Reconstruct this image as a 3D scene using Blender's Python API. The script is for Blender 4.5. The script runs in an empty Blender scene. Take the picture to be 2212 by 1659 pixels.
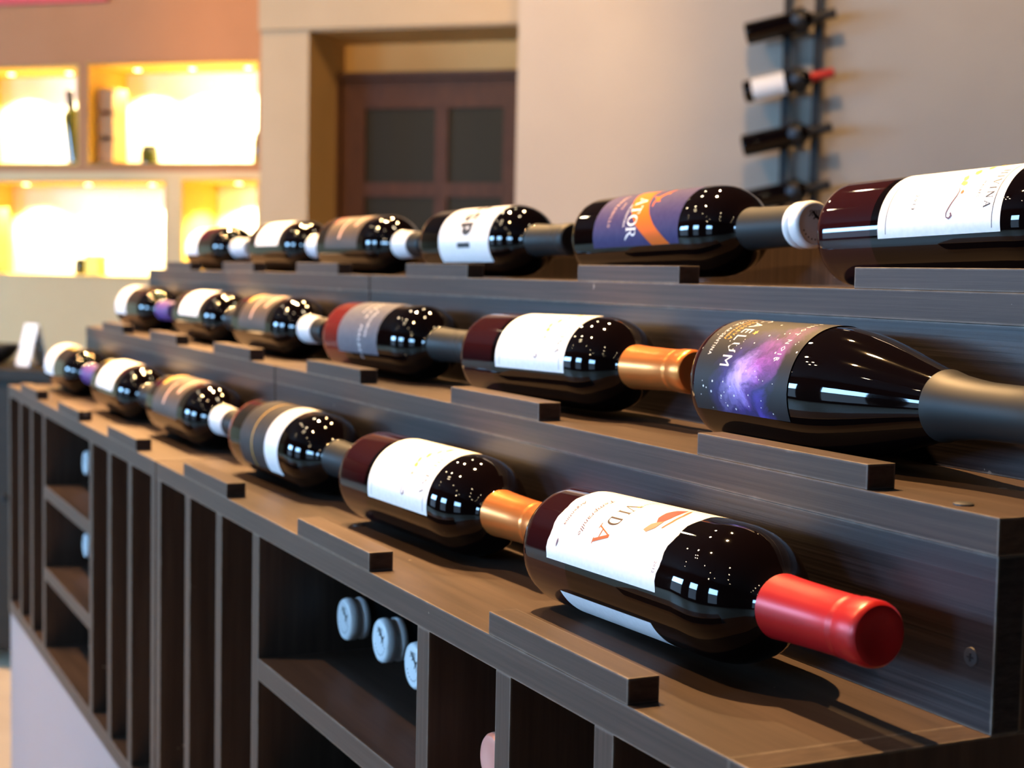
import bpy, bmesh, math, random
from mathutils import Vector, Matrix
random.seed(7)
SC = bpy.context.scene
COL = SC.collection
U = 1.075            # survey units -> metres
H = 0.95             # height of the rack's counter top above the floor
PI = math.pi
sin, cos, R_ = math.sin, math.cos, math.radians

# ---------------------------------------------------------------- camera, exposure, world
cam = bpy.data.objects.new('camera', bpy.data.cameras.new('camera')); COL.objects.link(cam)
r_ = Vector((0.43337683, 0.90099651, 0.01974368)); u_ = Vector((-0.07284142, 0.01318349, 0.9972564)); f_ = Vector((-0.89826424, 0.43362597, -0.07134328))
cam.matrix_world = Matrix(((r_.x, u_.x, -f_.x, 0.66538564), (r_.y, u_.y, -f_.y, -0.37624186), (r_.z, u_.z, -f_.z, 1.15932062), (0, 0, 0, 1)))
cam.data.sensor_width = 36; cam.data.lens = 54.478
cam.data.clip_start = 0.02
cam.data.dof.use_dof = True; cam.data.dof.focus_distance = 0.89; cam.data.dof.aperture_fstop = 10.0
SC.camera = cam
SC.view_settings.view_transform = 'Standard'; SC.view_settings.look = 'None'
SC.view_settings.gamma = 1; SC.view_settings.exposure = 0.0; SC.view_settings.use_curve_mapping = False
w = bpy.data.worlds.new('world'); SC.world = w; w.use_nodes = True
w.node_tree.nodes['Background'].inputs[0].default_value = (0.5, 0.6, 0.8, 1); w.node_tree.nodes['Background'].inputs[1].default_value = 0.02

# light levels (used by the builders of the lamps and windows below)
P_RACK = 540        # ceiling spots above the rack, W
P_WALL = 82        # ceiling spots on the far wall, W
P_NICHE = 42         # lamps inside the wall niches, W
L_DAY_TOP, L_DAY_LOW = 62.0, 2.0   # radiance of the window panes
WARM = (1.0, 0.58, 0.24); DAY = (0.31, 0.61, 1.0)

# ---------------------------------------------------------------- helpers
def tag(o, label=None, cat=None, group=None, kind=None):
    if label: o['label'] = label
    if cat: o['category'] = cat
    if group: o['group'] = group
    if kind: o['kind'] = kind
    return o

def empty(name, loc=(0, 0, 0), rot=(0, 0, 0)):
    o = bpy.data.objects.new(name, None); COL.objects.link(o); o.location = loc; o.rotation_euler = rot
    o.empty_display_size = 0.05
    return o

class MB:
    def __init__(s): s.v = []; s.f = []; s.m = []; s.uv = {}
    def poly(s, pts, mi=0):
        b = len(s.v); s.v += [tuple(p) for p in pts]; s.f.append(tuple(range(b, b + len(pts)))); s.m.append(mi)
    def box(s, x0, x1, y0, y1, z0, z1, mi=0):
        b = len(s.v)
        s.v += [(x, y, z) for z in (z0, z1) for y in (y0, y1) for x in (x0, x1)]
        for f in ((0, 2, 3, 1), (4, 5, 7, 6), (0, 1, 5, 4), (2, 6, 7, 3), (0, 4, 6, 2), (1, 3, 7, 5)):
            s.f.append(tuple(b + i for i in f)); s.m.append(mi)
        return s
    def lathe(s, prof, n=48, axis='x', org=(0, 0, 0), mi=0):
        b = len(s.v); k = len(prof)
        for (t, r) in prof:
            for i in range(n):
                a = 2 * PI * i / n
                c, d = r * cos(a), r * sin(a)
                q = {'x': (t, c, d), 'y': (d, t, c), 'z': (c, d, t)}[axis]
                s.v.append((q[0] + org[0], q[1] + org[1], q[2] + org[2]))
        for j in range(k - 1):
            for i in range(n):
                i2 = (i + 1) % n
                s.f.append((b + j * n + i, b + j * n + i2, b + (j + 1) * n + i2, b + (j + 1) * n + i)); s.m.append(mi)
        for j, fl in ((0, 1), (k - 1, 0)):
            if prof[j][1] > 1e-5:
                ring = [b + j * n + i for i in range(n)]
                s.f.append(tuple(ring if not fl else ring[::-1])); s.m.append(mi)
        return s
    def xform(s, M):
        s.v = [tuple(M @ Vector(p)) for p in s.v]; return s
    def build(s, name, mats, parent=None, smooth=False, bevel=0, weld=False):
        me = bpy.data.meshes.new(name); me.from_pydata(s.v, [], s.f)
        if not isinstance(mats, (list, tuple)): mats = [mats]
        for m in mats: me.materials.append(m)
        for p, mi in zip(me.polygons, s.m): p.material_index = mi
        bm = bmesh.new(); bm.from_mesh(me)
        if weld or smooth: bmesh.ops.remove_doubles(bm, verts=bm.verts, dist=1e-6)
        bmesh.ops.recalc_face_normals(bm, faces=bm.faces)
        bm.to_mesh(me); bm.free()
        if smooth:
            for p in me.polygons: p.use_smooth = True
            me.set_sharp_from_angle(angle=R_(38))
        o = bpy.data.objects.new(name, me); COL.objects.link(o)
        if bevel:
            md = o.modifiers.new('bevel', 'BEVEL'); md.width = bevel; md.segments = 2; md.limit_method = 'ANGLE'
        if parent: o.parent = parent
        return o

def box(name, x0, x1, y0, y1, z0, z1, mat, parent=None, bevel=0):
    return MB().box(x0, x1, y0, y1, z0, z1).build(name, mat, parent, bevel=bevel)

# ---------------------------------------------------------------- materials
def mat(name, col, rough=0.5, metal=0, coat=0, spec=0.5, emit=None, es=0):
    m = bpy.data.materials.new(name); m.use_nodes = True
    b = m.node_tree.nodes['Principled BSDF']
    b.inputs['Base Color'].default_value = (*col, 1); b.inputs['Roughness'].default_value = rough
    b.inputs['Metallic'].default_value = metal; b.inputs['Coat Weight'].default_value = coat
    b.inputs['Specular IOR Level'].default_value = spec
    if emit: b.inputs['Emission Color'].default_value = (*emit, 1); b.inputs['Emission Strength'].default_value = es
    return m

class NT:
    def __init__(s, m): s.t = m.node_tree; s.b = s.t.nodes['Principled BSDF']
    def n(s, typ, **kw):
        q = s.t.nodes.new(typ)
        for k, v in kw.items():
            if k.startswith('_'): setattr(q, k[1:], v)
            else: q.inputs[k.replace('__', ' ')].default_value = v
        return q
    def l(s, a, b): s.t.links.new(a, b)

def noise_mat(name, c0, c1, scale=(1, 1, 1), nscale=8, rough=0.5, detail=4, bump=0, lo=0.35, hi=0.65, spec=0.5):
    m = mat(name, c0, rough, spec=spec); t = NT(m)
    tc = t.n('ShaderNodeTexCoord'); mp = t.n('ShaderNodeMapping'); mp.inputs['Scale'].default_value = scale
    t.l(tc.outputs['Object'], mp.inputs[0])
    nz = t.n('ShaderNodeTexNoise', Scale=nscale, Detail=detail); t.l(mp.outputs[0], nz.inputs['Vector'])
    cr = t.n('ShaderNodeValToRGB'); cr.color_ramp.elements[0].position = lo; cr.color_ramp.elements[1].position = hi
    cr.color_ramp.elements[0].color = (*c0, 1); cr.color_ramp.elements[1].color = (*c1, 1)
    t.l(nz.outputs['Fac'], cr.inputs[0]); t.l(cr.outputs[0], t.b.inputs['Base Color'])
    if bump:
        bp = t.n('ShaderNodeBump', Strength=bump, Distance=0.002); t.l(nz.outputs['Fac'], bp.inputs['Height']); t.l(bp.outputs[0], t.b.inputs['Normal'])
    return m

def wood(name, scale, dark=(0.036, 0.0225, 0.016), light=(0.070, 0.045, 0.033), rough=0.47, spec=0.26):
    """dark laminate: fine streaks along the grain, chipped pale edges"""
    m = mat(name, dark, rough, spec=spec); t = NT(m)
    tc = t.n('ShaderNodeTexCoord'); mp = t.n('ShaderNodeMapping'); mp.inputs['Scale'].default_value = scale
    t.l(tc.outputs['Object'], mp.inputs[0])
    n1 = t.n('ShaderNodeTexNoise', Scale=1.0, Detail=5, Roughness=0.65); t.l(mp.outputs[0], n1.inputs['Vector'])
    cr = t.n('ShaderNodeValToRGB'); e = cr.color_ramp.elements
    e[0].position = 0.33; e[0].color = (*dark, 1); e[1].position = 0.72; e[1].color = (*light, 1)
    t.l(n1.outputs['Fac'], cr.inputs[0])
    bv = t.n('ShaderNodeBevel', Radius=0.0024); bv.samples = 4
    ge = t.n('ShaderNodeNewGeometry')
    dp = t.n('ShaderNodeVectorMath', _operation='DOT_PRODUCT'); t.l(bv.outputs[0], dp.inputs[0]); t.l(ge.outputs['True Normal'], dp.inputs[1])
    n2 = t.n('ShaderNodeTexNoise', Scale=60, Detail=3); t.l(tc.outputs['Object'], n2.inputs['Vector'])
    ma = t.n('ShaderNodeMath', _operation='MULTIPLY_ADD'); t.l(n2.outputs['Fac'], ma.inputs[0]); ma.inputs[1].default_value = 0.30; ma.inputs[2].default_value = 0.775
    lt = t.n('ShaderNodeMath', _operation='LESS_THAN'); t.l(dp.outputs['Value'], lt.inputs[0]); t.l(ma.outputs[0], lt.inputs[1])
    sc = t.n('ShaderNodeMath', _operation='MULTIPLY'); t.l(lt.outputs[0], sc.inputs[0]); sc.inputs[1].default_value = 0.45
    mx = t.n('ShaderNodeMix', _data_type='RGBA'); t.l(sc.outputs[0], mx.inputs[0]); t.l(cr.outputs[0], mx.inputs[6]); mx.inputs[7].default_value = (0.42, 0.36, 0.30, 1)
    t.l(mx.outputs[2], t.b.inputs['Base Color'])
    bp = t.n('ShaderNodeBump', Strength=0.25, Distance=0.0006); t.l(n1.outputs['Fac'], bp.inputs['Height']); t.l(bp.outputs[0], t.b.inputs['Normal'])
    return m

M = {}
M['wood_x'] = wood('laminate_grain_along', (5, 90, 330))
M['wood_face'] = wood('laminate_face', (3.2, 90, 420), (0.0075, 0.0058, 0.0064), (0.038, 0.029, 0.030), 0.40, 0.30)
M['wood_z'] = wood('laminate_grain_upright', (330, 90, 5))
M['wood_y'] = wood('laminate_grain_deep', (120, 5, 330))
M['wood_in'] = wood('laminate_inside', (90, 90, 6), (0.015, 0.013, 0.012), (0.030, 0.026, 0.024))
M['plinth'] = mat('painted_plinth', (0.27, 0.26, 0.285), 0.4)
M['screw'] = mat('black_screw', (0.022, 0.022, 0.025), 0.5)
M['glass'] = mat('dark_wine_glass', (0.0030, 0.0013, 0.0013), 0.03, spec=0.36)
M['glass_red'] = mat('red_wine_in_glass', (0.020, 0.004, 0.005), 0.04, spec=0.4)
M['glass_lit'] = mat('lit_red_wine', (0.16, 0.018, 0.014), 0.05, spec=0.4)  # light shining through the wine, painted as a brighter red
M['white_paper'] = noise_mat('white_label_paper', (0.80, 0.80, 0.79), (0.86, 0.86, 0.85), nscale=300, rough=0.55)
M['ink_brown'] = mat('ink_brown', (0.06, 0.035, 0.022), 0.5)
M['ink_dark'] = mat('ink_dark', (0.02, 0.022, 0.04), 0.5)
M['ink_red'] = mat('ink_red', (0.30, 0.02, 0.015), 0.5)
M['ink_orange'] = mat('ink_orange', (0.40, 0.10, 0.02), 0.5)
M['ink_mauve'] = mat('ink_mauve', (0.14, 0.06, 0.08), 0.5)
M['ink_yellow'] = mat('ink_yellow', (0.62, 0.50, 0.05), 0.5)
M['ink_white'] = mat('ink_white', (0.82, 0.82, 0.82), 0.5)
M['ink_gold'] = mat('ink_gold', (0.75, 0.42, 0.06), 0.45)
M['ink_tan'] = mat('ink_tan', (0.72, 0.45, 0.34), 0.5)
M['blot_pink'] = mat('ink_pale_orange', (0.42, 0.22, 0.12), 0.5)
M['label_black'] = mat('label_grey_block', (0.014, 0.016, 0.020), 0.6)
M['paper_purple'] = noise_mat('purple_label', (0.032, 0.026, 0.100), (0.040, 0.033, 0.112), nscale=200, rough=0.6, spec=0.2)
M['band_orange'] = mat('orange_band', (0.62, 0.12, 0.003), 0.6, spec=0.2)
M['paper_grey'] = noise_mat('grey_label', (0.105, 0.105, 0.128), (0.125, 0.125, 0.148), nscale=200, rough=0.6, spec=0.2)
M['paper_dark'] = noise_mat('charcoal_label', (0.030, 0.027, 0.027), (0.042, 0.037, 0.035), nscale=200, rough=0.6, spec=0.2)
M['paper_brown'] = noise_mat('brown_grey_label', (0.040, 0.026, 0.018), (0.060, 0.036, 0.022), nscale=60, rough=0.5)
M['copper'] = mat('copper_capsule', (0.80, 0.25, 0.055), 0.30, 0.75)
M['red_cap'] = mat('red_capsule', (0.42, 0.007, 0.009), 0.34, 0.2)
M['pink_cap'] = mat('rose_capsule', (0.72, 0.36, 0.30), 0.35, 0.35)
M['gun'] = mat('gunmetal_capsule', (0.013, 0.0135, 0.0135), 0.5, 0.0, spec=0.3)
M['black_cap'] = mat('black_capsule', (0.010, 0.010, 0.011), 0.45, spec=0.3)
M['purple_cap'] = mat('purple_capsule', (0.10, 0.05, 0.24), 0.45)
M['white_cap'] = mat('white_stopper', (0.74, 0.76, 0.78), 0.35)
M['pale_cap'] = mat('pale_capsule', (0.62, 0.66, 0.72), 0.4)

def galaxy():
    m = mat('night_sky_label', (0.02, 0.02, 0.03), 0.55, spec=0.3); t = NT(m)
    uv = t.n('ShaderNodeUVMap')
    nz = t.n('ShaderNodeTexNoise', Scale=3.2, Detail=7, Roughness=0.6, Distortion=0.6); t.l(uv.outputs[0], nz.inputs['Vector'])
    sb = t.n('ShaderNodeVectorMath', _operation='SUBTRACT'); t.l(nz.outputs['Color'], sb.inputs[0]); sb.inputs[1].default_value = (.5, .5, .5)
    sc = t.n('ShaderNodeVectorMath', _operation='MULTIPLY'); t.l(sb.outputs[0], sc.inputs[0]); sc.inputs[1].default_value = (.42, .42, 0)
    ad = t.n('ShaderNodeVectorMath', _operation='ADD'); t.l(uv.outputs[0], ad.inputs[0]); t.l(sc.outputs[0], ad.inputs[1])
    def blob(cx, cy, rot, sx, sy):
        mp = t.n('ShaderNodeMapping', _vector_type='TEXTURE'); mp.inputs['Location'].default_value = (cx, cy, 0)
        mp.inputs['Rotation'].default_value = (0, 0, rot); mp.inputs['Scale'].default_value = (sx, sy, 1)
        t.l(ad.outputs[0], mp.inputs[0])
        g = t.n('ShaderNodeTexGradient', _gradient_type='SPHERICAL'); t.l(mp.outputs[0], g.inputs[0]); return g.outputs['Fac']
    a = blob(.62, .60, 0.5, .36, .44); b = blob(.78, .46, 2.3, .44, .18); c = blob(.60, .60, 0.6, .14, .30); d = blob(.88, .79, 0, .13, .14)
    def scale(x, col):
        q = t.n('ShaderNodeVectorMath', _operation='SCALE'); q.inputs[0].default_value = col; t.l(x, q.inputs['Scale']); return q.outputs[0]
    def add(x, y):
        q = t.n('ShaderNodeVectorMath', _operation='ADD'); t.l(x, q.inputs[0]); t.l(y, q.inputs[1]); return q.outputs[0]
    tot = add(add(scale(a, (.05, .03, .30)), scale(b, (.30, .075, .34))), add(scale(c, (.42, .40, .78)), scale(d, (.10, .06, .50))))
    # darker dust lane
    n2 = t.n('ShaderNodeTexNoise', Scale=9, Detail=6, Roughness=0.65); t.l(ad.outputs[0], n2.inputs['Vector'])
    cr = t.n('ShaderNodeValToRGB'); cr.color_ramp.elements[0].position = .30; cr.color_ramp.elements[1].position = .55
    cr.color_ramp.elements[0].color = (.25, .25, .3, 1); t.l(n2.outputs['Fac'], cr.inputs[0])
    mu = t.n('ShaderNodeVectorMath', _operation='MULTIPLY'); t.l(tot, mu.inputs[0]); t.l(cr.outputs[0], mu.inputs[1])
    bs = t.n('ShaderNodeVectorMath', _operation='ADD'); t.l(mu.outputs[0], bs.inputs[0]); bs.inputs[1].default_value = (.013, .014, .017)
    vo = t.n('ShaderNodeTexVoronoi', Scale=9); t.l(uv.outputs[0], vo.inputs['Vector'])
    lt = t.n('ShaderNodeMath', _operation='LESS_THAN'); t.l(vo.outputs['Distance'], lt.inputs[0]); lt.inputs[1].default_value = .075
    st = scale(lt.outputs[0], (.7, .75, .85))
    t.l(add(bs.outputs[0], st), t.b.inputs['Base Color'])
    return m
M['galaxy'] = galaxy()

# ---------------------------------------------------------------- flat graphics bent round a bottle
def seg_strip(pts, ws):
    """polyline with a width at each point -> quads (2-D)"""
    out = []; L = []; Rr = []
    for i, p in enumerate(pts):
        a = pts[max(i - 1, 0)]; b = pts[min(i + 1, len(pts) - 1)]
        dx, dy = b[0] - a[0], b[1] - a[1]; l = math.hypot(dx, dy) or 1
        nx, ny = -dy / l, dx / l; h = ws[i] / 2
        L.append((p[0] + nx * h, p[1] + ny * h)); Rr.append((p[0] - nx * h, p[1] - ny * h))
    for i in range(len(pts) - 1): out.append([L[i], L[i + 1], Rr[i + 1], Rr[i]])
    return out
def line(x0, y0, x1, y1, wd): return seg_strip([(x0, y0), (x1, y1)], [wd, wd])
def arc(cx, cy, rx, ry, a0, a1, w0, w1, n=14):
    pts = []; ws = []
    for i in range(n + 1):
        a = R_(a0 + (a1 - a0) * i / n); pts.append((cx + rx * cos(a), cy + ry * sin(a)))
        ws.append(w0 + (w1 - w0) * abs(cos(a)))
    return seg_strip(pts, ws)
TH, TN = .15, .055
def serif(x, y, wd=.26): return line(x - wd / 2, y, x + wd / 2, y, .05)
GL = {
 'V': (.82, lambda: line(.06, 1, .41, 0, TH) + line(.41, 0, .76, 1, TN) + serif(.06, .98) + serif(.76, .98)),
 'I': (.34, lambda: line(.17, 0, .17, 1, TH) + serif(.17, .02, .32) + serif(.17, .98, .32)),
 'N': (.86, lambda: line(.12, 0, .12, 1, TN) + line(.12, 1, .72, 0, TH) + line(.72, 0, .72, 1, TN) + serif(.12, .02) + serif(.10, .98) + serif(.72, .98)),
 'A': (.84, lambda: line(.08, 0, .41, 1, TN) + line(.41, 1, .74, 0, TH) + line(.2, .34, .62, .34, TN) + serif(.08, .02) + serif(.74, .02)),
 'H': (.86, lambda: line(.14, 0, .14, 1, TH) + line(.7, 0, .7, 1, TH) + line(.14, .52, .7, .52, TN) + serif(.14, .02, .3) + serif(.7, .02, .3) + serif(.14, .98, .3) + serif(.7, .98, .3)),
 'T': (.78, lambda: line(.38, 0, .38, 1, TH) + line(.03, .97, .73, .97, .06) + line(.05, .78, .05, .99, .05) + line(.71, .78, .71, .99, .05) + serif(.38, .02, .32)),
 'O': (.92, lambda: arc(.44, .5, .36, .46, 0, 360, .055, .17, 28)),
 'R': (.86, lambda: line(.15, 0, .15, 1, TH) + line(.15, .97, .4, .97, TN) + arc(.4, .74, .22, .235, 90, -90, .055, .15) + line(.15, .5, .4, .5, TN) + seg_strip([(.38, .5), (.6, .16), (.84, -.06), (1.0, -.12)], [.1, .17, .12, .03]) + serif(.15, .02, .32) + serif(.12, .98, .26)),
 'D': (.86, lambda: line(.15, 0, .15, 1, TH) + line(.15, .97, .38, .97, TN) + line(.15, .03, .38, .03, TN) + arc(.38, .5, .34, .47, 90, -90, .055, .17)),
 'S': (.72, lambda: seg_strip([(.62, .80), (.52, .87), (.36, .88), (.2, .83), (.14, .70), (.2, .58), (.36, .5), (.54, .42), (.6, .28), (.54, .16), (.36, .11), (.2, .13), (.1, .2)], [.24] * 13)),
 'P': (.74, lambda: line(.13, 0, .13, 1, .26) + line(.13, .88, .4, .88, .24) + arc(.38, .64, .2, .24, 90, -90, .28, .34) + line(.13, .4, .4, .4, .24)),
 'i': (.30, lambda: line(.15, 0, .15, 1, .28)),
}
def word(txt, x, y, h, track=.0, xs=1.0):
    """serif / block letters: list of 2-D quads; x along the reading direction"""
    out = []; cx = x
    for ch in txt:
        if ch == ' ': cx += .4 * h * xs; continue
        wd, fn = GL[ch]
        for q in fn(): out.append([(cx + px * h * xs, y + py * h) for px, py in q])
        cx += (wd + track) * h * xs
    return out
def plain(txt, x, y, h, xs=1.0, shear=0.0, space=1.0):
    """small lettering from the built-in font -> list of 2-D polygons"""
    cu = bpy.data.curves.new('lettering', 'FONT'); cu.body = txt; cu.size = 1; cu.resolution_u = 1; cu.shear = shear; cu.space_character = space
    o = bpy.data.objects.new('lettering', cu); COL.objects.link(o)
    dg = bpy.context.evaluated_depsgraph_get(); dg.update()
    me = o.evaluated_get(dg).to_mesh(); k = h / .7
    out = [[(x + me.vertices[i].co.x * k * xs, y + me.vertices[i].co.y * k) for i in p.vertices] for p in me.polygons]
    o.evaluated_get(dg).to_mesh_clear(); bpy.data.objects.remove(o); bpy.data.curves.remove(cu)
    return out
FELINE = [(0, .02), (.06, .0), (.16, .22), (.26, .30), (.30, .12), (.38, .02), (.44, .05), (.38, .18), (.42, .32), (.58, .40), (.74, .42), (.84, .28), (.90, .30), (.84, .46),
          (.96, .60), (1.06, .62), (1.08, .70), (.98, .76), (.90, .72), (.84, .64), (.66, .60), (.46, .54), (.34, .52), (.2, .60), (.1, .78), (.04, .76), (.14, .54), (.20, .42), (.10, .28)]
STAR = [(.5 * (1 if i % 2 == 0 else .42) * cos(PI / 2 + i * PI / 5), .5 * (1 if i % 2 == 0 else .42) * sin(PI / 2 + i * PI / 5)) for i in range(10)]
def place(poly, x, y, s, rot=0, mir=1):
    c, d = cos(rot), sin(rot)
    return [(x + s * (mir * px * c - py * d), y + s * (mir * px * d + py * c)) for px, py in poly]

def bent(parent, name, mats, R, zc, s0, s1, a0, a1, prints=(), paper=0, wavy=0.0, lift=0.00015, prof=None):
    """label wrapped on a lying bottle (axis +x, centre height zc).  s in mm from the base, a in degrees from the top
    towards the front.  prints: (polygons in (reading mm from a=0, s mm), material index)"""
    mb = MB(); uvs = []
    rad = (lambda s: R) if prof is None else prof
    def P(v, s, l):
        rr = rad(s) + l; a = v / (R * 1000)
        return (s / 1000, -rr * sin(a), zc + rr * cos(a))
    v0, v1 = R_(a0) * R * 1000, R_(a1) * R * 1000
    ns, nv = (14 if prof is None else 24), 44
    idx = {}
    for i in range(ns + 1):
        for j in range(nv + 1):
            v = v0 + (v1 - v0) * j / nv; s = s0 + (s1 - s0) * i / ns
            if wavy and i in (0, ns): s += wavy * sin(j * 2.4) * (1 if j % 2 else -.6)
            idx[i, j] = len(mb.v); mb.v.append(P(v, s, lift)); uvs.append((s / 100, v / 100))
    for i in range(ns):
        for j in range(nv):
            mb.f.append((idx[i, j], idx[i + 1, j], idx[i + 1, j + 1], idx[i, j + 1])); mb.m.append(paper)
    for polys, mi in prints:
        bm = bmesh.new()
        for pg in polys:
            try: bm.faces.new([bm.verts.new((x, y, 0)) for x, y in pg])
            except ValueError: pass
        bmesh.ops.triangulate(bm, faces=bm.faces)
        for _ in range(8):
            ed = [e for e in bm.edges if e.calc_length() > 2.6]
            if not ed: break
            bmesh.ops.subdivide_edges(bm, edges=ed, cuts=1)
            bmesh.ops.triangulate(bm, faces=bm.faces)
        b = len(mb.v); bm.verts.index_update()
        for q in bm.verts: mb.v.append(P(q.co.x, q.co.y, lift + .00012 + .00002 * mi)); uvs.append((q.co.y / 100, q.co.x / 100))
        for f in bm.faces: mb.f.append(tuple(b + q.index for q in f.verts)); mb.m.append(mi)
        bm.free()
    me = bpy.data.meshes.new(name); me.from_pydata(mb.v, [], mb.f)
    for m in mats: me.materials.append(m)
    uvl = me.uv_layers.new(name='UVMap')
    for lp in me.loops: uvl.data[lp.index].uv = uvs[lp.vertex_index]
    for p, mi in zip(me.polygons, mb.m): p.material_index = mi; p.use_smooth = True
    # outward normals
    bm = bmesh.new(); bm.from_mesh(me)
    for f in bm.faces:
        c = f.calc_center_median()
        if f.normal.dot(Vector((0, c.y, c.z - zc))) < 0: f.normal_flip()
    bm.to_mesh(me); bm.free()
    o = bpy.data.objects.new(name, me); COL.objects.link(o); o.parent = parent
    return o

# ---------------------------------------------------------------- bottles (lying, axis +x, base at x = 0, resting on z = 0)
BORD = [(12, 0), (7, 18), (2.5, 27), (.4, 31.5), (0, 33.4), (.7, 35.4), (2.6, 36.8), (6, 37.4), (10, 37.5), (60, 37.5), (120, 37.5), (178, 37.5), (187, 37.2), (195, 36.0), (202, 33.8),
        (208, 31.0), (213, 27.8), (217.5, 24.2), (221, 20.8), (224.5, 17.6), (229, 15.9), (236, 15.0), (250, 14.5), (290, 14.2), (296, 14.2)]
BURG = [(14, 0), (8, 20), (3, 30), (.4, 35), (0, 37), (.8, 39), (3, 40.3), (7, 40.9), (12, 41), (60, 41), (104, 41), (118, 40.3), (132, 38.6), (146, 36.0), (160, 32.6), (174, 28.8), (188, 24.8),
        (202, 21.0), (214, 18.2), (226, 16.2), (240, 15.0), (290, 14.4), (296, 14.4)]
def mm(pr, rs=1.0): return [(s / 1000, r * rs / 1000) for s, r in pr]
FOIL = [(225.5, 15.0), (225.7, 17.0), (232, 16.6), (244, 16.1), (262, 15.6), (279, 15.35), (280, 15.55), (282, 15.55), (283, 15.3), (286, 15.4), (288, 16.0), (298, 16.1), (300.5, 15.6), (302, 14.2), (302.4, 11), (301.8, 9), (302, 0)]
def bottle_root(x, y, z, yaw, tilt): return empty('wine_bottle', (x * U, y * U, z * U + H + .0003), (0, -tilt, yaw))
def glass_part(root, prof, zc, red_to=0, red='glass_red'):
    mb = MB()
    if red_to:
        i = next(k for k, (s, r) in enumerate(prof) if s > red_to)
        mb.lathe(mm(prof), 64, 'x', (0, 0, zc))
        n = 64
        for fi in range((i - 1) * n): mb.m[fi] = 1
    else: mb.lathe(mm(prof), 64, 'x', (0, 0, zc))
    return mb.build('glass_body', [M['glass'], M[red]], root, smooth=True)
def foil_part(root, m, zc, prof=FOIL, name='capsule'):
    return MB().lathe(mm(prof), 48, 'x', (0, 0, zc)).build(name, m, root, smooth=True)
RB = .0375

def bt_vida(root):
    glass_part(root, BORD, RB, 60)
    v = lambda deg: R_(deg) * 37.5
    pr = [(word('VI', v(15), 90, 13, .12, .62), 1), (word('D', v(36), 90, 13, 0, .62), 1),
          ([q for q in place_quads(word('A', 0, 0, 15), v(47), 87)], 2),
          ([place([(0, 0), (3, 1.2), (8, 3), (14, 3.2), (19, 1), (20, -3), (16, -7), (10, -8), (4, -6)], v(1), 138, 1.0)], 3),
          ([place([(-2, -1), (2, 3), (8, 6.5), (16, 7), (22, 5), (22, 3.6), (16, 5), (8, 4.4), (3, 1.6)], v(1), 140, 1.05)], 2),
          ([place([(18, 2), (24, 1), (28, -4), (27, -8), (22, -6), (20, -3)], v(1), 138, 1.0)], 6),
          (plain('Tempranillo', v(14), 68, 4.6, 1.0, .3), 4), (plain('Argentina', v(26), 47, 3.6, 1.0, .25), 4),
          ([place([(0, 0), (2.5, 1.2), (5, .4), (7, -.8), (5, -1.4), (2, -1.2)], v(70), 48, .8)], 4),
          (plain('2012', v(66), 158, 2.4), 4), (plain('Reserva', v(-4), 100, 3.2, 1, .3), 5)]
    bent(root, 'label', [M['white_paper'], M['ink_brown'], M['ink_orange'], M['ink_red'], M['ink_mauve'], M['ink_yellow'], M['blot_pink']], RB, RB, 36, 163, -44, 91, pr, wavy=1.0)
    bent(root, 'back_label', [M['white_paper']], RB, RB, 44, 150, 122, 205)
    foil_part(root, M['red_cap'], RB)
def place_quads(qs, x, y): return [[(x + a, y + b) for a, b in q] for q in qs]

def bt_hivina(root, cap='copper', glyph=True):
    glass_part(root, BORD, RB, 70)
    v = lambda deg: R_(deg) * 37.5
    pr = [(word('HIVINA', v(30), 164.5, 5.7, .30, .96), 1),
          (plain('MALBEC', v(46), 156, 2.0, 1.0, 0, 1.3), 1),
          (line(v(-40), 76, v(96), 76, .45) + line(v(-40), 173, v(96), 173, .45), 1),
          (plain('2013', v(56), 99, 3.0, 1.1, 0, 1.3), 1)]
    hook = seg_strip([(v(52), 137), (v(56), 138.5), (v(62), 138), (v(68), 136), (v(74), 134), (v(79), 132.5), (v(83), 133), (v(84.5), 135.5), (v(82), 137.5), (v(79), 136.5)], [.3, .7, .9, .9, .9, .8, .7, 1.2, 1.9, 1.2])
    pr += [(hook, 2), ([place([(0, 0), (1.5, 1.2), (3, .6), (3.2, -.8), (1.4, -1.2)], v(55), 141.5, 1.0)], 3)]
    fl = []
    for a, s, l, t in ((8, 152, 7, -.5), (18, 147, 5, -.6), (28, 141, 6, -.3), (38, 136, 5, -.35), (46, 138, 5, .35)):
        fl.append(place([(-1, -.5), (.0, .9), (.9, 1.0), (1, .2), (.1, -.9)], v(a), s, l * .55, t))
    pr.append((fl, 4))
    bent(root, 'label', [M['white_paper'], M['ink_dark'], M['ink_mauve'], M['ink_orange'], M['ink_yellow']], RB, RB, 68, 180, -44, 100, pr if glyph else ())
    foil_part(root, M[cap], RB)

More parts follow.
